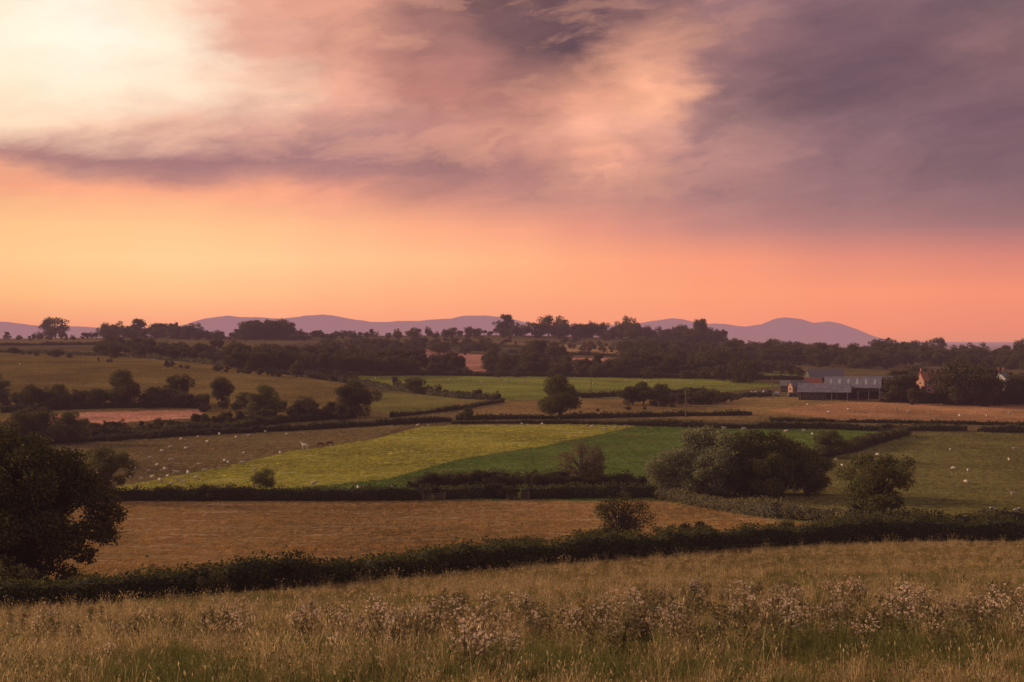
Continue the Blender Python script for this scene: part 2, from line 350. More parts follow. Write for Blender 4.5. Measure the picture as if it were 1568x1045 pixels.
for i,(pl,h,w) in enumerate([
 ([(-200,700),(60,682),(180,674),(300,667),(450,660),(600,651),(690,646)],1.6,1.8),
 ([(690,650),(800,649),(900,650),(980,652)],0.9,1.2),
 ([(980,652),(1100,656),(1240,656),(1330,660),(1480,660)],1.6,2),
 ([(1500,662),(1568,663),(1800,665)],1.6,2),
 ([(1250,702),(1300,692),(1350,676),(1388,666)],2.0,2.6),
 ([(600,640),(700,628),(770,616)],1.2,1.5),
 ([(470,577),(530,586),(620,600),(700,610),(765,613)],2.2,2.4),
 ([(890,610),(960,607),(1080,602)],2.0,2.2),
 ([(-200,545),(0,540),(200,547),(300,556),(400,568),(510,584)],2.0,2.5),
 ([(700,644),(800,642),(900,641),(1020,638),(1150,636)],1.4,2),
 ([(475,574),(640,575),(840,577),(1000,579),(1140,581),(1260,583)],2.0,2.5),
 ([(960,612),(1060,609),(1180,607)],1.5,2.2),
 ([(130,672),(250,668),(350,660),(430,648),(540,640)],2.2,3.5),
 ([(0,632),(120,627),(310,623)],2.0,3),
 ([(640,526),(760,532),(850,536)],2.2,3),
 ([(560,524),(640,531),(780,541),(960,547),(1060,548)],2.4,3),
 ([(0,530),(170,528),(300,538)],2.2,3),
 ([(1180,646),(1350,648),(1568,652),(1800,654)],0.9,1.5),
 ([(840,602),(890,608)],1.6,2),
 ([(1390,618),(1568,618),(1750,620)],2.4,3)]):
    hedge('hedge',pl,h,h,w,45 if i not in(4,12) else 90,0.3 if i not in (4,12) else 0.26,20+i,mat=M_leafd,var=0.6)
# ------------------------------------------------------------------ trees
T_big=tree('oak_tree_big',13,13,0.3,70000,0.145,11,M_leafd,lobes=64,lr=(0.14,0.27),inner=0.3,skirt=0.9,asym=.08,
   extra=[(6.6,0,7.2,1.4),(7.4,.3,6.2,1.1),(6.2,-.5,5.2,1.2),(7.1,.4,4.6,.9),(5.4,0,3.2,.9),(4.2,0,1.6,.9),(5.4,0,8.8,1.1),(-1,0,12,1.3),(1.5,0,11.4,1.2)])
x,y,z=site(22,915)
link('oak_tree',T_big,(x-1.0,y+3.0,z-0.3),0.0,1.07)
T_oak=tree('oak_mesh',12,13.5,0.9,20000,0.2,12,M_leaf,lobes=36,lr=(0.2,0.36),inner=0.4)
T_oak2=tree('oak_mesh_b',12,14,1.0,18000,0.2,13,M_leafd,lobes=32,lr=(0.18,0.38),inner=0.4,skirt=.95)
T_ash=tree('ash_mesh',9,10,1.1,13000,0.14,14,M_leaf,lobes=40,lr=(0.14,0.27),inner=0.35)
T_haw=tree('hawthorn_mesh',6,7,0.3,6000,0.11,15,M_brownleaf,lobes=30,lr=(0.2,0.36),twiggy=9,inner=0.15,trunkr=0.16)
T_haw2=tree('hawthorn_mesh_b',6.4,6.8,0.2,6500,0.11,16,M_leafd,lobes=28,lr=(0.2,0.36),twiggy=8,inner=0.15,trunkr=0.16,skirt=1)
T_will=[tree('willow_mesh_%d'%i,9,10,0.1,17000,0.18,30+i,M_willow if i<2 else M_leaf,lobes=38,lr=(0.16,0.34),inner=0.45,skirt=1.0) for i in range(3)]
place('oak_tree',T_oak,857,645,71,12,1.0,1.0)
place('oak_tree',T_oak2,545,641,60,12,2.0)
place('ash_tree',T_ash,1343,808,112,9,0.3,1.1)
place('hawthorn_shrub',T_haw,893,742,68,6,0,1.0)
place('hawthorn_shrub',T_haw2,948,838,84,6.4,1)
place('ash_tree',T_ash,160,768,84,9,2.2,1.0)
place('oak_tree',T_oak2,105,766,66,12,2.7,1.0)
place('hawthorn_shrub',T_haw2,408,752,36,6.4,3,1.2)
place('oak_tree',T_oak,1272,702,44,12,2.4,1.1)
for px,py,h,k,rz in [(1066,762,108,0,0),(1036,762,74,1,1),(1110,764,104,1,2),(1160,764,108,2,1.5),(1208,764,98,2,4),(1240,762,74,2,3),(1085,766,74,0,5),(1183,766,78,2,.4),(1135,766,84,2,2.4),(1020,758,44,0,.9)]:
    x,y,z=site(px,py); s=h/F*(y+5)/9; link('willow_tree',T_will[k],(x,y+ (6 if h>80 else 2),z-0.2),rz,s)
for px,py,h,k in [(190,624,58,0),(275,618,46,1),(340,622,46,1),(405,644,55,0),(50,682,60,1),(105,682,52,0),(-15,622,50,0),(45,628,40,1),(92,628,40,0),(150,626,32,1),(235,622,30,0),(635,604,27,1),(715,646,22,0),(375,626,26,0),(310,624,22,1),(985,621,37,0),(968,621,32,1),(1010,621,34,0),(1085,620,26,1),(1052,618,22,0),(455,578,26,0)]:
    place('field_tree',[T_oak,T_oak2][k],px,py,h,12,None,1.0 if px not in (340,275) else 0.75)
TV=[tree('far_tree_%d'%i,10,[11,10,12,8.5,13,7.5][i],[.3,.2,.5,.2,.3,.1][i],3000,0.32,50+i,M_leaffar,lobes=[18,15,22,14,24,12][i],lr=(0.2,0.42),inner=0.4,skirt=1.0) for i in range(6)]
C_far=collection('far_tree',TV)
def addmass(name,plist):
    P=[];S=[]
    for (px,py,h,w) in plist:
        x,y,z=site(px,py); s=h/F*y/10; P.append((x,y,z-0.3)); S.append((s*w,s*w,s))
    n=len(P); rot=np.zeros((n,3)); rot[:,2]=rng.random(n)*6.28
    instancer(name,P,S,rot,rng.integers(0,6,n),C_far)
def band(x0,x1,b0,b1,n,h0,h1,jit=3):
    out=[]
    for i in range(n):
        t=rng.random(); px=x0+(x1-x0)*t; out.append((px,b0+(b1-b0)*t+rng.uniform(-jit,jit),h0+(h1-h0)*rng.random()**1.7,rng.uniform(0.8,1.3)))
    return out
for px,py,h,w in [(85,517,33,1.35),(215,516,29,1.4),(780,514,33,1.05),(840,514,33,1.2),(960,520,36,0.75),(1072,528,40,.9),(1435,543,27,1),(1500,546,21,1.4),(1567,546,30,1.0),(458,519,15,1),(636,521,19,1.5),(693,514,13,1.4),(1398,543,20,.9),(905,517,27,.5),(860,515,28,.9)]:
    place('ridge_tree',TV[int(rng.integers(0,5))],px,py,h,10,None,w*0.95)
addmass('ridge_treeline',band(-200,60,520,520,24,6,12)+band(60,160,519,518,14,8,14)+band(160,300,519,518,50,14,27)+band(378,442,520,520,26,26,33,1)+band(296,380,520,520,26,10,18)+
  band(445,620,520,517,44,8,14)+band(620,760,517,515,30,7,15)+band(765,960,515,519,60,12,25)+band(960,1110,520,528,50,14,28)+band(880,905,516,516,5,20,24))
addmass('woodland',band(150,380,540,552,80,14,28,8)+band(350,640,562,571,130,20,38,6)+band(480,760,535,540,70,12,20,5)+band(560,700,532,548,10,10,16,4)+
  band(650,705,570,573,16,18,32,2)+band(745,1000,572,577,60,14,36,3)+band(800,860,552,556,16,22,38,2)+band(960,1150,560,580,130,18,36,9)+band(840,960,534,540,14,8,14,3)+band(980,1160,535,552,80,14,24,5)+band(600,960,524,530,40,6,12,3))
addmass('woodland',band(1110,1370,548,560,200,16,28,8)+band(1150,1225,566,574,16,10,20,4)+band(1330,1700,550,566,200,16,28,8)+band(1352,1408,612,618,20,26,46,4)+band(1408,1450,616,618,9,12,17,2)+band(1455,1512,618,620,22,36,70,3)+band(1512,1550,618,620,10,16,26,3)+band(1550,1700,618,622,22,26,54,4)+band(1360,1568,582,588,30,16,24,4))
addmass('scrub',band(0,300,624,622,46,16,30,3)+band(130,540,668,640,80,12,28,5)+band(-200,60,690,676,16,30,50,4)+band(300,520,628,634,24,12,26,6)+band(1000,1110,620,617,20,12,20,2)+band(10,160,676,668,26,14,26,5))
addmass('hedgerow_bushes',band(60,690,682,646,30,8,16,1)+band(980,1480,652,660,22,8,15,1)+band(470,765,577,613,30,8,18,1)+band(475,1140,574,581,50,7,16,1)+band(1262,1386,700,667,18,12,24,2)+band(200,1000,767,764,18,20,30,1)+band(0,510,540,584,40,6,15,1)+band(640,1010,748,744,34,16,30,2)+band(850,1180,640,607,16,7,12,2))
addmass('bramble_thicket',[(10,925,70,1.3),(-30,920,90,1.3),(60,918,42,1.4),(100,916,36,1.3),(155,916,40,1.2),(330,912,46,.9),(430,902,50,.9),(445,902,44,.9),(30,912,60,1.2)]+[(p,float(np.interp(p,hx,hy))-6,rng.uniform(28,46),rng.uniform(.8,1.4)) for p in rng.uniform(60,1560,44)])
# ------------------------------------------------------------------ meadow grass
M_straw=leafmat('straw_grass',(0.25,0.17,0.08),(0.38,0.26,0.125),(0.62,0.46,0.26),0.9,0.35)
M_green=leafmat('green_grass',(0.095,0.10,0.033),(0.16,0.15,0.05),(0.27,0.22,0.085),0.9,0.35)
M_thst=leafmat('thistle_stem',(0.12,0.10,0.052),(0.19,0.145,0.078),(0.26,0.195,0.105),1.5)
M_thhd=leafmat('thistle_heads',(0.66,0.50,0.38),(0.76,0.6,0.47),(0.36,0.24,0.19),5,0.3)
def tuft(name,seed,n,hm,w,mat,rad_=0.22,heads=0.3):
    r=np.random.default_rng(seed); V=[];Q=[];k=0
    for i in range(n):
        a=r.uniform(0,6.28); q=r.random()**.5*rad_; b=np.array([q*math.cos(a),q*math.sin(a),-0.05]); h=hm*r.uniform(0.35,1.25)
        a2=r.uniform(0,6.28); ln=np.array([math.cos(a2),math.sin(a2),0])*h*r.uniform(.05,.65); s=np.array([-math.sin(a+.7),math.cos(a+.7),0])*w*r.uniform(.6,1.3)
        m1=b+ln*.3+[0,0,h*.6]; t=b+ln+[0,0,h]
        V+=[b-s,b+s,m1+s*.7,m1-s*.7,t+s*.12,t-s*.12]; Q+=[(k,k+1,k+2,k+3),(k+3,k+2,k+4,k+5)]; k+=6
        if r.random()<heads:
            e=t+ln*.15+[0,0,.12*h]; V+=[t,t*.5+e*.5+s*2.4,e,t*.5+e*.5-s*2.4];Q+=[(k,k+1,k+2,k+3)];k+=4
    return qmesh(name,V,Q,None,[mat])
tufts=[tuft('g%d'%i,i,[30,14,34,34,34,26][i],[.36,.68,.28,.22,.27,.42][i],.007,[M_straw,M_straw,M_straw,M_green,M_green,M_green][i],heads=[.5,.85,.3,0,0,.2][i]) for i in range(6)]
C_g=collection('grass_tuft',tufts)
def scatter_field(y0,y1,dens):
    A=0.92*(y1**2-y0**2)/2; n=int(A*dens); Y=np.sqrt(rng.uniform(y0*y0,y1*y1,n)); X=rng.uniform(-.46,.46,n)*Y
    Z=zg(X,Y); px=CX+F*X/Y; py=CY-F*Z/Y; ok=py>np.interp(px,hx,hy)+1; return X[ok],Y[ok],Z[ok]
parts=[(16,34,24,1.0),(34,60,12,1.0),(60,100,3.4,1.15),(100,200,1.0,1.2)]
P=[];S=[];I=[]
for y0,y1,dn,sc in parts:
    X,Y,Z=scatter_field(y0,y1,dn); patch=fbm(X*0.22,Y*0.14,2)+0.7*fbm(X*.8,Y*.5,4); n=len(X)
    dens=fbm(X*.35,Y*.22,11); keep=rng.random(n)<np.clip(.8+.9*dens,.25,1); X,Y,Z,patch=X[keep],Y[keep],Z[keep],patch[keep]; n=len(X)
    g=(patch+rng.normal(size=n)*.3)>np.interp(Y,[20,60,200],[-.25,0,.4]); I.append(np.where(g,rng.integers(3,6,n),rng.choice([0,0,1,2,2],n)))
    P.append(np.stack([X,Y,Z],1)); q=sc*rng.uniform(.5,1.2,n)*(0.85+.55*fbm(X*.3,Y*.2,8))
    S.append(np.stack([q,q,q],1))
P=np.concatenate(P);S=np.concatenate(S);I=np.concatenate(I); n=len(P); rot=np.zeros((n,3));rot[:,2]=rng.random(n)*6.28;rot[:,0]=rng.normal(size=n)*.12
instancer('meadow_grass',P,S,rot,I,C_g)
# stubble, crop and pasture tufts on the fields of the valley, each tinted like the field it grows in
m,N,o=newmat('field_tufts'); an=N.new('ShaderNodeAttribute'); an.attribute_type='INSTANCER'; an.attribute_name='tint'
d=N.new('ShaderNodeBsdfDiffuse'); N.set(d.inputs[0],an.outputs['Color']); t=N.new('ShaderNodeBsdfTranslucent'); N.set(t.inputs[0],an.outputs['Color'])
mx=N.new('ShaderNodeMixShader'); mx.inputs[0].default_value=.3; N.set(mx.inputs[1],d.outputs[0]);N.set(mx.inputs[2],t.outputs[0]); painted_haze(N,mx.outputs[0],o)
C_c=collection('crop_tuft',[tuft('c%d'%i,200+i,16,.26,.03,m,rad_=.35,heads=0) for i in range(4)])
P=[];S=[];T=[]
for y0,y1,dn,sc in [(110,180,1.5,.9),(180,260,1.0,1.1),(260,430,.45,1.4)]:
    A_=0.84*(y1**2-y0**2)/2; n=int(A_*dn); Y=np.sqrt(rng.uniform(y0*y0,y1*y1,n)); X=rng.uniform(-.42,.42,n)*Y; Z=zg(X,Y)
    C4,fg=fieldcol(X,Y,Z); keep=(~fg)&(rng.random(n)<np.clip(.55+1.2*fbm(X*.12,Y*.25,3)+.4*fbm(X*.8,Y*.8,3),.05,1)); X,Y,Z,C4=X[keep],Y[keep],Z[keep],C4[keep]; n=len(X)
    q=sc*rng.uniform(.4,1.3,n); b=np.exp(rng.normal(size=n)*.25)*1.08; C4=C4.copy(); C4[:,:3]*=b[:,None]; C4[:,3]=1
    straw=(rng.random(n)<np.where(fbm(X*.05,Y*.28,6)>.22,.55,.04)); C4[straw,:3]=C4[straw,:3]*.55+np.array([.46,.34,.21])*.45
    P.append(np.stack([X,Y,Z],1));S.append(np.stack([q,q,q*.9],1));T.append(C4)
P=np.concatenate(P);S=np.concatenate(S);T=np.concatenate(T); n=len(P); rot=np.zeros((n,3));rot[:,2]=rng.random(n)*6.28
instancer('field_crop_tufts',P,S,rot,rng.integers(0,4,n),C_c,T)
def thistle(name,seed,dock=False):
    r=np.random.default_rng(seed); A=Acc(); h=r.uniform(.8,1.1)
    heads=[]
    for s in range(3):
        b=np.array([r.normal()*.12,r.normal()*.12,-.05]); t=b+[r.normal()*.12,r.normal()*.12,h*r.uniform(.7,1)]
        V,Q=tube([b,(b+t)/2+r.normal(size=3)*.02,t],[.011,.008,.004],4);A.add(V,Q,0); heads.append(t)
        for k in range(7):
            f=r.uniform(.45,.92); p=b+(t-b)*f; d=rdirs(1,r)[0]; d[2]=abs(d[2])+.6; e=p+d*r.uniform(.1,.24)
            V,Q=tube([p,e],[.005,.003],3);A.add(V,Q,0); heads.append(e)
        n=60 if dock else 30; P_=b+(t-b)*r.uniform(.05,.8 if not dock else 1,n)[:,None]+r.normal(size=(n,3))*[.07,.07,.03]; V,Q=leafquads(P_,.06,r,.35);A.add(V,Q,0)
    if not dock:
        H=np.array(heads); P_=np.repeat(H,7,0)+r.normal(size=(len(H)*7,3))*.013+[0,0,.015]; V,Q=leafquads(P_,.022,r,.7);A.add(V,Q,1)
    return A.mesh(name,[M_thst,M_thhd])
C_t=collection('thistle',[thistle('th%d'%i,80+i,i>=4) for i in range(6)])
cl=[(500,985,60,14),(580,985,45,12),(650,965,60,10),(730,960,70,18),(850,960,80,14),(1010,950,70,24),(1060,930,40,16),(1200,945,70,16),(1300,945,60,12),(1400,945,70,14),(1540,950,60,20),(240,980,60,10),(100,975,70,10),(1180,930,60,10),(370,975,60,8),(950,975,60,12),(1480,975,70,12),(700,985,300,30),(1100,985,400,36),(740,1030,40,6)]
P=[]
for cx_,cy_,sp,n in cl:
    for _ in range(n):
        P.append(site(cx_+rng.normal()*sp*.6,max(918,min(1040,cy_+rng.normal()*16))))
P=np.array(P);n=len(P);rot=np.zeros((n,3));rot[:,2]=rng.random(n)*6.28; rot[:,0]=rng.normal(size=n)*.12; s=rng.uniform(.5,1.1,n)
instancer('thistle_patch',P,np.stack([s*1.1,s*1.1,s],1),rot,rng.integers(0,6,n),C_t)
# ------------------------------------------------------------------ animals
def skinmesh(name,vs,es,mats,matfn):
    me=bpy.data.meshes.new(name+'_skel'); me.from_pydata([v[:3] for v in vs],es,[]); o=bpy.data.objects.new(name+'_skel',me); scene.collection.objects.link(o)
    md=o.modifiers.new('s','SKIN'); 
    for i,v in enumerate(vs):
        rr_=v[3]; me.skin_vertices[0].data[i].radius=(rr_,rr_)
    me.skin_vertices[0].data[0].use_root=True
    sb=o.modifiers.new('u','SUBSURF'); sb.levels=1
    dg=bpy.context.evaluated_depsgraph_get(); m2=bpy.data.meshes.new_from_object(o.evaluated_get(dg)); m2.name=name
    bpy.data.objects.remove(o); m2.materials.clear()
    for m in mats: m2.materials.append(m)
    for p in m2.polygons: p.material_index=matfn(p.center); p.use_smooth=True
    return m2
M_wool=simple('wool',(0.55,0.47,0.39),(0.42,0.35,0.29),8); M_face=simple('sheep_face',(0.25,0.21,0.17),None,8)
M_wh=simple('white_coat',(0.62,0.56,0.48),None,4); M_br=simple('brown_coat',(0.10,0.055,0.035),None,4)
def quad(gr,L=1.0,horse=False):
    if not horse:
        vs=[(-.36,0,.62,.2),(0,0,.6,.27),(.34,0,.63,.22)]
        vs+= [(.5,0,.55,.13),(.62,0,.3,.085),(.7,0,.1,.05)] if gr else [(.5,0,.74,.13),(.64,0,.88,.085),(.8,0,.82,.05)]
        leg=[(-.38,.5,.1),(-.32,.36,.06),(-.43,.2,.035),(-.41,.02,.03)]; fl=[(.33,.45,.08),(.35,.24,.04),(.34,.02,.03)]; w=.13; tail=(-.58,0,.5,.05)
    else:
        vs=[(-.6,0,1.2,.27),(0,0,1.12,.3),(.55,0,1.18,.26)]
        vs+= [(.85,0,1.1,.15),(1.1,0,.65,.1),(1.22,0,.25,.07)] if gr else [(.85,0,1.5,.16),(1.05,0,1.75,.12),(1.38,0,1.52,.07)]
        leg=[(-.62,.95,.16),(-.5,.72,.1),(-.72,.45,.06),(-.68,.03,.05)]; fl=[(.55,.9,.13),(.58,.48,.06),(.56,.03,.05)]; w=.2; tail=(-.95,0,.75,.06)
    es=[(0,1),(1,2),(2,3),(3,4),(4,5)]
    for sg in(-1,1):
        pr=0
        for a in leg: vs.append((a[0],sg*w,a[1],a[2])); es.append((pr,len(vs)-1)); pr=len(vs)-1
        pr=2
        for a in fl: vs.append((a[0],sg*w,a[1],a[2])); es.append((pr,len(vs)-1)); pr=len(vs)-1
        hd=vs[4]; vs.append((hd[0]-.05,sg*hd[3]*1.7,hd[2]+.07,hd[3]*.3)); es.append((4,len(vs)-1))
    vs.append(tail);es.append((0,len(vs)-1)); return vs,es
SH=[]
for g in (True,False):
    vs,es=quad(g); SH.append(skinmesh('sheep_mesh_%d'%g,vs,es,[M_wool,M_face],lambda c:1 if (c.x>.56 or c.z<.26) else 0))
vs,es=quad(False,horse=True); HW=skinmesh('horse_white',vs,es,[M_wh],lambda c:0)
vs,es=quad(True,horse=True); HB=skinmesh('horse_brown',vs,es,[M_br],lambda c:0)
sp=[(172,716),(180,704),(208,722),(215,738),(225,725),(232,735),(240,716),(246,740),(255,722),(258,733),(262,745),(268,728),(275,737),(283,742),(290,729),(300,736),(262,708),(247,694),(262,688),(285,690),(232,704),(305,715),(312,724),(200,735),(344,709),(350,712),(371,712),(374,697),(392,722),(430,697),(276,676),(302,672),(336,668),(363,673),(380,670),(405,664),(440,668),(320,680),
 (640,654),(655,655),(800,652),(830,652),(905,657),(925,660),(945,658),(960,656),(1110,659),(1140,660),(1205,664),(1230,663),(1246,668),
 (1290,716),(1282,707),(1325,709),(1345,700),(1455,692),(1484,724),(1462,721),(1478,742),(1520,785),(1552,760),(1556,787),(1265,714),(1468,640),(1425,638),(1510,640),(1555,690),(1340,625),(1390,634),(1375,630),(1235,622),(1440,622),(1545,636),(1545,708),(1300,630),(1270,634),
 (690,584),(705,583),(775,585),(800,586),(850,588),(910,590),(960,586),(990,587),(1010,591),(1060,590),(738,588),(560,590),(640,588),(600,584),(575,582),(30,560),(385,565),(598,752),(608,754),(550,752),(480,745)]
for px,py in sp:
    x,y,z=site(px+random.uniform(-2,2),py); link('sheep',SH[0 if random.random()<.65 else 1],(x,y,z),random.uniform(0,6.28),random.uniform(.9,1.15)*(1.1 if y>450 else 1.0))
x,y,z=site(467,689); link('horse',HW,(x,y,z),2.6,1.0)
x,y,z=site(490,686); link('horse',HB,(x,y,z),.4,.9)
x,y,z=site(505,685); link('horse',HB,(x,y,z),3.3,.95)
# ------------------------------------------------------------------ farm buildings
def box(A,c,s,m):
    x,y,z=c;a,b,d=[q/2 for q in s]
    V=np.array([(x+i*a,y+j*b,z+k*d) for i in(-1,1) for j in(-1,1) for k in(-1,1)],float)
    A.add(V,np.array([(0,1,3,2),(4,6,7,5),(0,4,5,1),(2,3,7,6),(0,2,6,4),(1,5,7,3)]),m)
M_brick=simple('brick_wall',(0.36,0.17,0.12),(0.26,0.12,0.09),2);M_render=simple('white_render',(0.75,0.7,0.64),(0.65,0.6,0.54),2)
M_tile=simple('clay_roof_tiles',(0.36,0.14,0.09),(0.27,0.11,0.07),3);M_slate=simple('slate_roof',(0.15,0.135,0.145),(0.2,0.18,0.19),2)
M_glass=simple('window_glass',(0.03,0.03,0.035),None,1,0.15);M_frame=simple('white_frame',(0.7,0.68,0.63),None,1)
M_metal=simple('corrugated_roof',(0.20,0.17,0.20),(0.14,0.12,0.145),.8,0.6);M_light=simple('rooflight_sheet',(0.40,0.36,0.39),None,1,.4);M_clad=simple('dark_cladding',(0.10,0.085,0.08),(0.06,0.05,0.05),1)
M_wood=simple('weathered_wood',(0.18,0.14,0.10),(0.12,0.09,0.07),6)
def gable(A,w,d,e,rg,mr,ov=.4,x0=0,y0=0,th=.15):
    for sg in(-1,1):
        p=np.array([(x0-w/2-ov,y0+sg*(d/2+ov),e-ov*(rg-e)/(d/2)),(x0+w/2+ov,y0+sg*(d/2+ov),e-ov*(rg-e)/(d/2)),(x0+w/2+ov,y0,rg),(x0-w/2-ov,y0,rg)])
        V=np.concatenate([p,p+[0,0,th]]); A.add(V,np.array([(0,1,2,3),(4,7,6,5),(0,4,5,1),(2,6,7,3),(0,3,7,4),(1,5,6,2)]),mr)
def walls(A,w,d,e,rg,m,x0=0,y0=0,z0=-.5):
    a,b=w/2,d/2
    V=np.array([(x0-a,y0-b,z0),(x0+a,y0-b,z0),(x0+a,y0+b,z0),(x0-a,y0+b,z0),(x0-a,y0-b,e),(x0+a,y0-b,e),(x0+a,y0+b,e),(x0-a,y0+b,e),(x0-a,y0,rg-.02),(x0+a,y0,rg-.02)],float)
    A.add(V,np.array([(0,1,5,4),(2,3,7,6),(1,2,6,5),(3,0,4,7)]),m)
    A.add(np.array([V[5],V[6],V[9],(V[5]+V[9])/2,V[7],V[4],V[8],(V[7]+V[8])/2]),np.array([(0,1,2,3),(4,5,6,7)]),m)
def house(name,px,py,w,d,e,rg,rz,mw,mr,chim=True):
    x,y,z=site(px,py); emp=bpy.data.objects.new(name,None); scene.collection.objects.link(emp); emp.location=(x,y,z); emp.rotation_euler=(0,0,rz)
    A=Acc(); walls(A,w,d,e,rg,0); link('walls',A.mesh('walls',[mw]),parent=emp)
    A=Acc(); gable(A,w,d,e,rg,0,.35); link('roof',A.mesh('roof',[mr]),parent=emp)
    A=Acc()
    for fl in ([1.4,3.9] if e>4 else [1.4]):
        for k in (-1,0,1):
            if k==0 and fl<2: continue
            box(A,(k*w*.3,-d/2-.02,fl),(1.2,.1,1.2),1); box(A,(k*w*.3-.28,-d/2-.08,fl),(.46,.06,1.0),0); box(A,(k*w*.3+.28,-d/2-.08,fl),(.46,.06,1.0),0)
        for sx_ in(-1,1): box(A,(sx_*(w/2+.02),0,fl),(.1,1.2,1.2),1); box(A,(sx_*(w/2+.08),0,fl),(.06,1.0,1.0),0)
    link('windows',A.mesh('windows',[M_glass,M_frame]),parent=emp)
    A=Acc(); box(A,(0,-d/2-.04,1.0),(1.0,.12,2.05),0); link('door',A.mesh('door',[M_wood]),parent=emp)
    if chim:
        A=Acc()
        for sx_ in(-1,1): box(A,(sx_*(w/2-.6),0,rg+.3),(.9,.7,1.8),0); box(A,(sx_*(w/2-.6),0,rg+1.25),(1.05,.85,.12),0)
        link('chimneys',A.mesh('chimneys',[M_brick]),parent=emp)
    return emp
house('brick_farmhouse',1427,603,9,7,5,8.0,.15,M_brick,M_tile)
house('white_cottage',1533,603,6,7,5.2,8.4,.9,M_render,M_slate)
house('brick_outbuilding',1245,597,6,5,2.6,4.6,-.1,M_brick,M_tile,False)
house('stone_outbuilding',1222,602,6,4.5,2.6,4.4,.2,M_brick,M_slate,False)
house('stone_outbuilding',1207,600,5,4,2.4,4.0,-.3,M_clad,M_slate,False)
house('slate_roofed_barn',1356,603,12,7,3.6,6.4,-.2,M_clad,M_metal,False)
house('slate_roofed_barn',1262,592,14,8,3.8,7.0,.1,M_clad,M_slate,False)
x,y,z=site(1300,613); emp=bpy.data.objects.new('farm_barn',None); scene.collection.objects.link(emp); emp.location=(x,y,z);emp.rotation_euler=(0,0,-.25); emp.scale=(1.12,1.12,1.12)
A=Acc(); gable(A,16,15,3.8,6.8,0,.5,1,6); A2=Acc()
zz=lambda q:6.8-(6-q)/7.5*3.0+.18
for i in range(6):
    xx=1-6.8+i*2.6; yy0=6-7.5*.75;yy1=6-7.5*.25
    A2.add(np.array([(xx,yy0,zz(yy0)),(xx+.7,yy0,zz(yy0)),(xx+.7,yy1,zz(yy1)),(xx,yy1,zz(yy1))]),np.array([(0,1,2,3)]),0)
link('rooflights',A2.mesh('rooflights',[M_light]),parent=emp)
gable(A,15,9,2.6,4.9,0,.4,-7,-2.5); link('roof',A.mesh('roof',[M_metal]),parent=emp)
A=Acc(); box(A,(1,13.5,1.6),(16,.15,4.2),0);box(A,(9,6,1.6),(.15,14.8,4.2),0);box(A,(-7,6,1.6),(.15,14.8,4.2),0)
box(A,(1,-1.42,3.2),(15.6,.12,1.0),0); box(A,(-14.4,-2.5,1.0),(.15,8.8,3.0),0);box(A,(-10,-6.9,0.8),(7,.15,2.8),0);box(A,(-7,1.95,1.0),(14.6,.15,3.0),0)
link('cladding',A.mesh('cladding',[M_clad]),parent=emp)
A=Acc()
for i in range(6): box(A,(-6.6+i*3.1,-1.3,1.6),(.2,.2,4.0),0)
for i in range(4): box(A,(-14+i*4.6,-6.8,1.0),(.2,.2,3.0),0)
box(A,(9.1,-1.5,1.9),(.2,4.5,3.4),0)
link('posts',A.mesh('posts',[M_light]),parent=emp)
def bale(px,py,mat,sc=1):
    x,y,z=site(px,py); k=16; a=np.arange(k)*2*math.pi/k; V=[];
    for xx,rr_ in((-.62,0.02),(-.62,.52),(-.55,.6),(.55,.6),(.62,.52),(.62,.02)): V+=[(xx,rr_*math.cos(t),.6+rr_*math.sin(t)) for t in a]
    Q=[(i*k+j,i*k+(j+1)%k,(i+1)*k+(j+1)%k,(i+1)*k+j) for i in range(5) for j in range(k)]
    link('silage_bale',qmesh('bale',V,Q,None,[mat]),(x,y,z),random.random()*3,sc)
for p in [(1152,606),(1158,606),(1163,607),(1172,605),(1178,606),(1190,607),(1210,608),(1218,608)]: bale(*p,M_light if random.random()<.6 else M_clad,1.3)
def pole(px,py,h=8.5):
    x,y,z=site(px,py); A=Acc(); V,Q=tube([(0,0,-.5),(0,0,h*.5),(0,0,h)],[.16,.13,.1],8); A.add(V,Q,0); box(A,(0,0,h-.5),(1.8,.1,.12),0)
    for k in(-.75,0,.75): box(A,(k,0,h-.36),(.08,.08,.16),0)
    link('telegraph_pole',A.mesh('pole',[M_wood]),(x,y,z),.3)
for p in [(1050,640),(1183,612),(905,606),(1512,620),(385,560)]: pole(*p)
def gate(px,py,rz=0):
    x,y,z=site(px,py); A=Acc()
    for k in(-1.8,1.8): box(A,(k,0,.6),(.18,.18,1.6),0)
    for q in(.2,.42,.64,.88,1.15): box(A,(0,.0,q),(3.4,.05,.09),0)
    for k in(-1.6,0,1.6): box(A,(k,.055,.66),(.09,.05,1.1),0)
    link('field_gate',A.mesh('gate',[M_wood]),(x,y,z),rz)
gate(664,767);gate(793,766);gate(1352,826,.1)
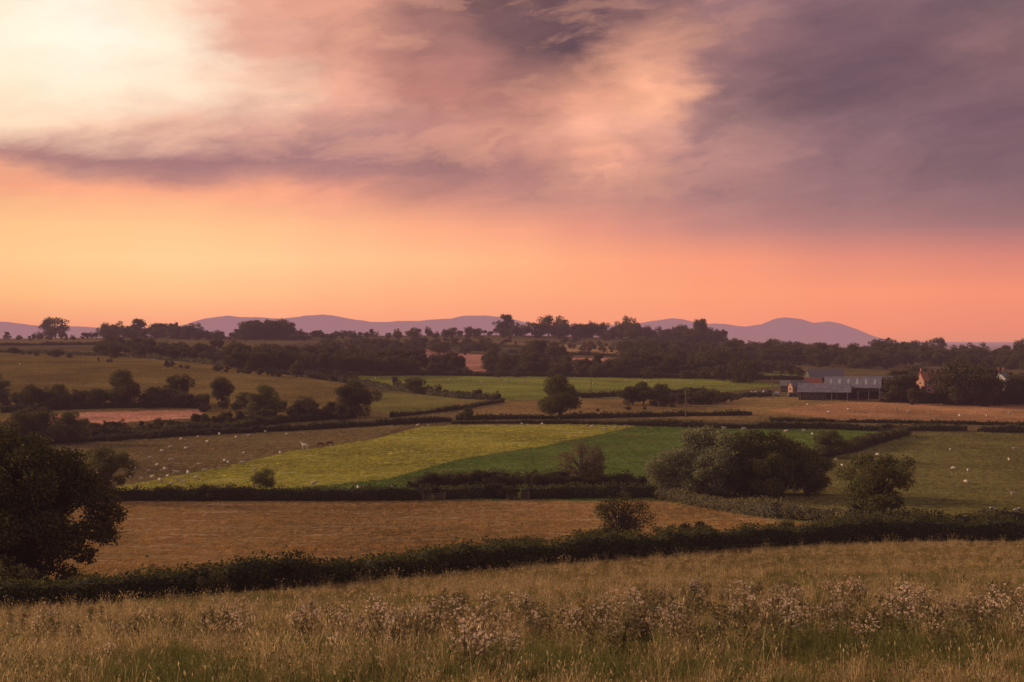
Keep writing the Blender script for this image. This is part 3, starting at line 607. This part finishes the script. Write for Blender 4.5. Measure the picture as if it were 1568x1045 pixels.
# ------------------------------------------------------------------ sky
w=bpy.data.worlds.new('World'); scene.world=w; w.use_nodes=True; N=NT(w.node_tree); N.n.clear()
o=N.new('ShaderNodeOutputWorld'); bg=N.new('ShaderNodeBackground'); N.set(o.inputs[0],bg.outputs[0])
tc=N.new('ShaderNodeTexCoord'); sp_=N.new('ShaderNodeSeparateXYZ'); N.set(sp_.inputs[0],tc.outputs['Generated'])
X,Y,Z=sp_.outputs
az=N.m('ARCTAN2',X,Y); hyp=N.m('SQRT',N.m('ADD',N.m('MULTIPLY',X,X),N.m('MULTIPLY',Y,Y))); el=N.m('DIVIDE',Z,N.m('MAXIMUM',hyp,0.02))
vec=N.xyz(N.m('MULTIPLY',az,6.0),N.m('MULTIPLY',el,14.0),0.0)
rt=N.xyz(N.m('ADD',N.m('MULTIPLY',az,5.0),N.m('MULTIPLY',el,5.0)),N.m('SUBTRACT',N.m('MULTIPLY',el,18.0),N.m('MULTIPLY',az,4.0)),3.7)
nA=N.new('ShaderNodeTexNoise'); N.set(nA.inputs['Vector'],vec); nA.inputs['Scale'].default_value=2.2; nA.inputs['Detail'].default_value=5; nA.inputs['Roughness'].default_value=0.55
a1=nA.outputs[0]
wv=N.new('ShaderNodeVectorMath',operation='ADD'); N.set(wv.inputs[0],rt); N.set(wv.inputs[1],N.scale(nA.outputs[1],0.5))
a2=N.noise(wv.outputs[0],1.6,6,0.58)
a3=N.noise(wv.outputs[0],3.0,6,0.58)
up=N.ss(el,0.06,0.115)
az2=N.m('ADD',az,N.m('MULTIPLY',N.m('MULTIPLY',N.m('SUBTRACT',a1,0.5),0.10),up))
el2=N.m('ADD',el,N.m('MULTIPLY',N.m('MULTIPLY',N.m('SUBTRACT',a2,0.5),0.045),up))
fe=N.m('DIVIDE',N.m('ADD',el2,0.02),0.26,clamp=True)
cols=[0,130,260,400,520,650,784,900,1000,1100,1300,1568]; rows=[0,80,150,200,245,270,300,350,400,450,505,535]
G=[
[(255,238,212),(255,243,222),(252,222,196),(230,170,148),(220,156,136),(158,114,109),(114,85,89),(104,78,86),(134,101,105),(158,118,120),(132,101,110),(112,92,102)],
[(255,244,222),(255,247,230),(255,236,212),(226,170,150),(212,154,135),(172,120,114),(124,92,95),(104,79,87),(216,154,132),(156,115,117),(118,91,102),(136,103,108)],
[(255,236,206),(255,240,214),(255,232,206),(250,206,178),(230,168,146),(190,130,120),(175,121,114),(226,160,135),(252,182,148),(142,108,112),(110,86,97),(130,99,107)],
[(255,224,193),(250,206,178),(238,188,164),(216,162,148),(198,146,138),(188,134,128),(208,148,132),(246,178,152),(228,166,146),(164,123,123),(134,103,111),(121,93,105)],
[(188,138,130),(170,125,125),(164,120,123),(160,118,122),(164,121,124),(164,119,120),(180,128,123),(246,174,146),(210,151,137),(168,124,125),(140,107,114),(125,97,107)],
[(242,170,136),(196,143,131),(180,130,126),(196,140,130),(176,127,124),(170,123,121),(176,125,122),(206,148,132),(194,138,129),(166,122,124),(145,110,115),(128,99,108)],
[(243,166,132),(249,172,136),(249,172,136),(246,169,135),(232,158,133),(202,140,128),(194,137,128),(194,137,128),(186,133,127),(168,124,124),(152,114,119),(137,105,112)],
[(252,197,142),(255,199,144),(255,199,146),(255,194,144),(254,185,140),(250,173,135),(246,165,133),(230,152,131),(214,144,129),(196,135,128),(176,125,124),(160,116,119)],
[(255,202,145),(255,206,149),(255,208,153),(255,204,151),(255,197,146),(255,190,141),(255,182,135),(253,169,129),(249,160,126),(245,155,124),(227,143,123),(216,135,121)],
[(253,188,132),(254,192,137),(255,193,140),(255,189,138),(255,182,135),(254,176,131),(252,170,128),(251,166,125),(250,163,123),(249,159,121),(247,153,119),(242,147,117)],
[(239,155,122),(243,157,125),(245,158,127),(246,158,127),(246,157,125),(245,155,124),(244,154,124),(244,153,123),(243,151,122),(241,149,121),(238,144,118),(231,140,118)],
[(214,140,118)]*12]
out=None
for j,cxp in enumerate(cols):
    r_=N.new('ShaderNodeValToRGB'); cr_=r_.color_ramp; cr_.interpolation='LINEAR'
    st=sorted([((((CY-rows[i])/F)+0.02)/0.26,G[i][j]) for i in range(12)])
    while len(cr_.elements)>1: cr_.elements.remove(cr_.elements[0])
    cr_.elements[0].position=st[0][0]; cr_.elements[0].color=tuple(s2l(st[0][1]))+(1,)
    for p_,c_ in st[1:]:
        e_=cr_.elements.new(p_); e_.color=tuple(s2l(c_))+(1,)
    N.set(r_.inputs[0],fe)
    if out is None: out=r_.outputs[0]
    else: out=N.mix(N.ss(az2,math.atan((cols[j-1]-CX)/F),math.atan((cxp-CX)/F)),out,r_.outputs[0])
# cloud relief: darker undersides, plus peach-lit edges where the low sun catches the cloud
mod=N.m('MULTIPLY',N.m('MULTIPLY',N.m('SUBTRACT',a3,0.5),0.75),N.m('MULTIPLY',up,N.ss(az,-0.24,-0.1,0.4,1.0)))
vm=N.new('ShaderNodeVectorMath',operation='MULTIPLY'); N.set(vm.inputs[0],out)
N.set(vm.inputs[1],N.xyz(N.m('ADD',1.03,mod),N.m('ADD',1.01,N.m('MULTIPLY',mod,0.85)),N.m('ADD',1.0,N.m('MULTIPLY',mod,0.7))))
out=vm.outputs[0]
edge=N.m('MULTIPLY',N.m('MULTIPLY',N.ss(a2,0.50,0.60),N.ss(a2,0.60,0.74,1.0,0.0)),N.m('MULTIPLY',up,N.m('MULTIPLY',N.ss(az,0.08,0.2,1.0,0.1),N.ss(az,-0.2,-0.1,0.0,1.0))))
out=N.mix(N.m('MULTIPLY',edge,0.28),out,(0.85,0.41,0.27))
zen=N.mix(N.ss(a1,.4,.6),(0.27,0.20,0.20),(0.37,0.27,0.27))
out=N.mix(N.ss(el,0.28,0.9),out,zen)
back=N.m('ADD',N.ss(az,0.9,2.0),N.ss(az,-2.4,-1.1,1.0,0.0),clamp=True)
out=N.mix(back,out,(0.29,0.21,0.21))
sky=N.new('ShaderNodeTexSky',sky_type='NISHITA'); sky.sun_disc=False; sky.sun_elevation=rad(16); sky.sun_rotation=rad(-66)
ad=N.new('ShaderNodeVectorMath',operation='ADD'); N.set(ad.inputs[0],out);N.set(ad.inputs[1],N.scale(sky.outputs[0],N.ss(el,0.2,0.9,0.0,0.02)))
N.set(bg.inputs[0],ad.outputs[0]); bg.inputs[1].default_value=1.0
l=bpy.data.lights.new('sun','SUN'); l.energy=4.4; l.angle=rad(5); l.color=(1.0,0.69,0.40)
so=bpy.data.objects.new('sun',l); scene.collection.objects.link(so)
a_=rad(-66);e_=rad(16); d=Vector((math.sin(a_)*math.cos(e_),math.cos(a_)*math.cos(e_),math.sin(e_)))
so.rotation_euler=(-d).to_track_quat('-Z','Y').to_euler()
cam=bpy.data.cameras.new('camera'); cam.lens=55; cam.sensor_width=36; cam.clip_start=0.5; cam.clip_end=100000
co=bpy.data.objects.new('camera',cam); scene.collection.objects.link(co); co.rotation_euler=(rad(90),0,0); scene.camera=co
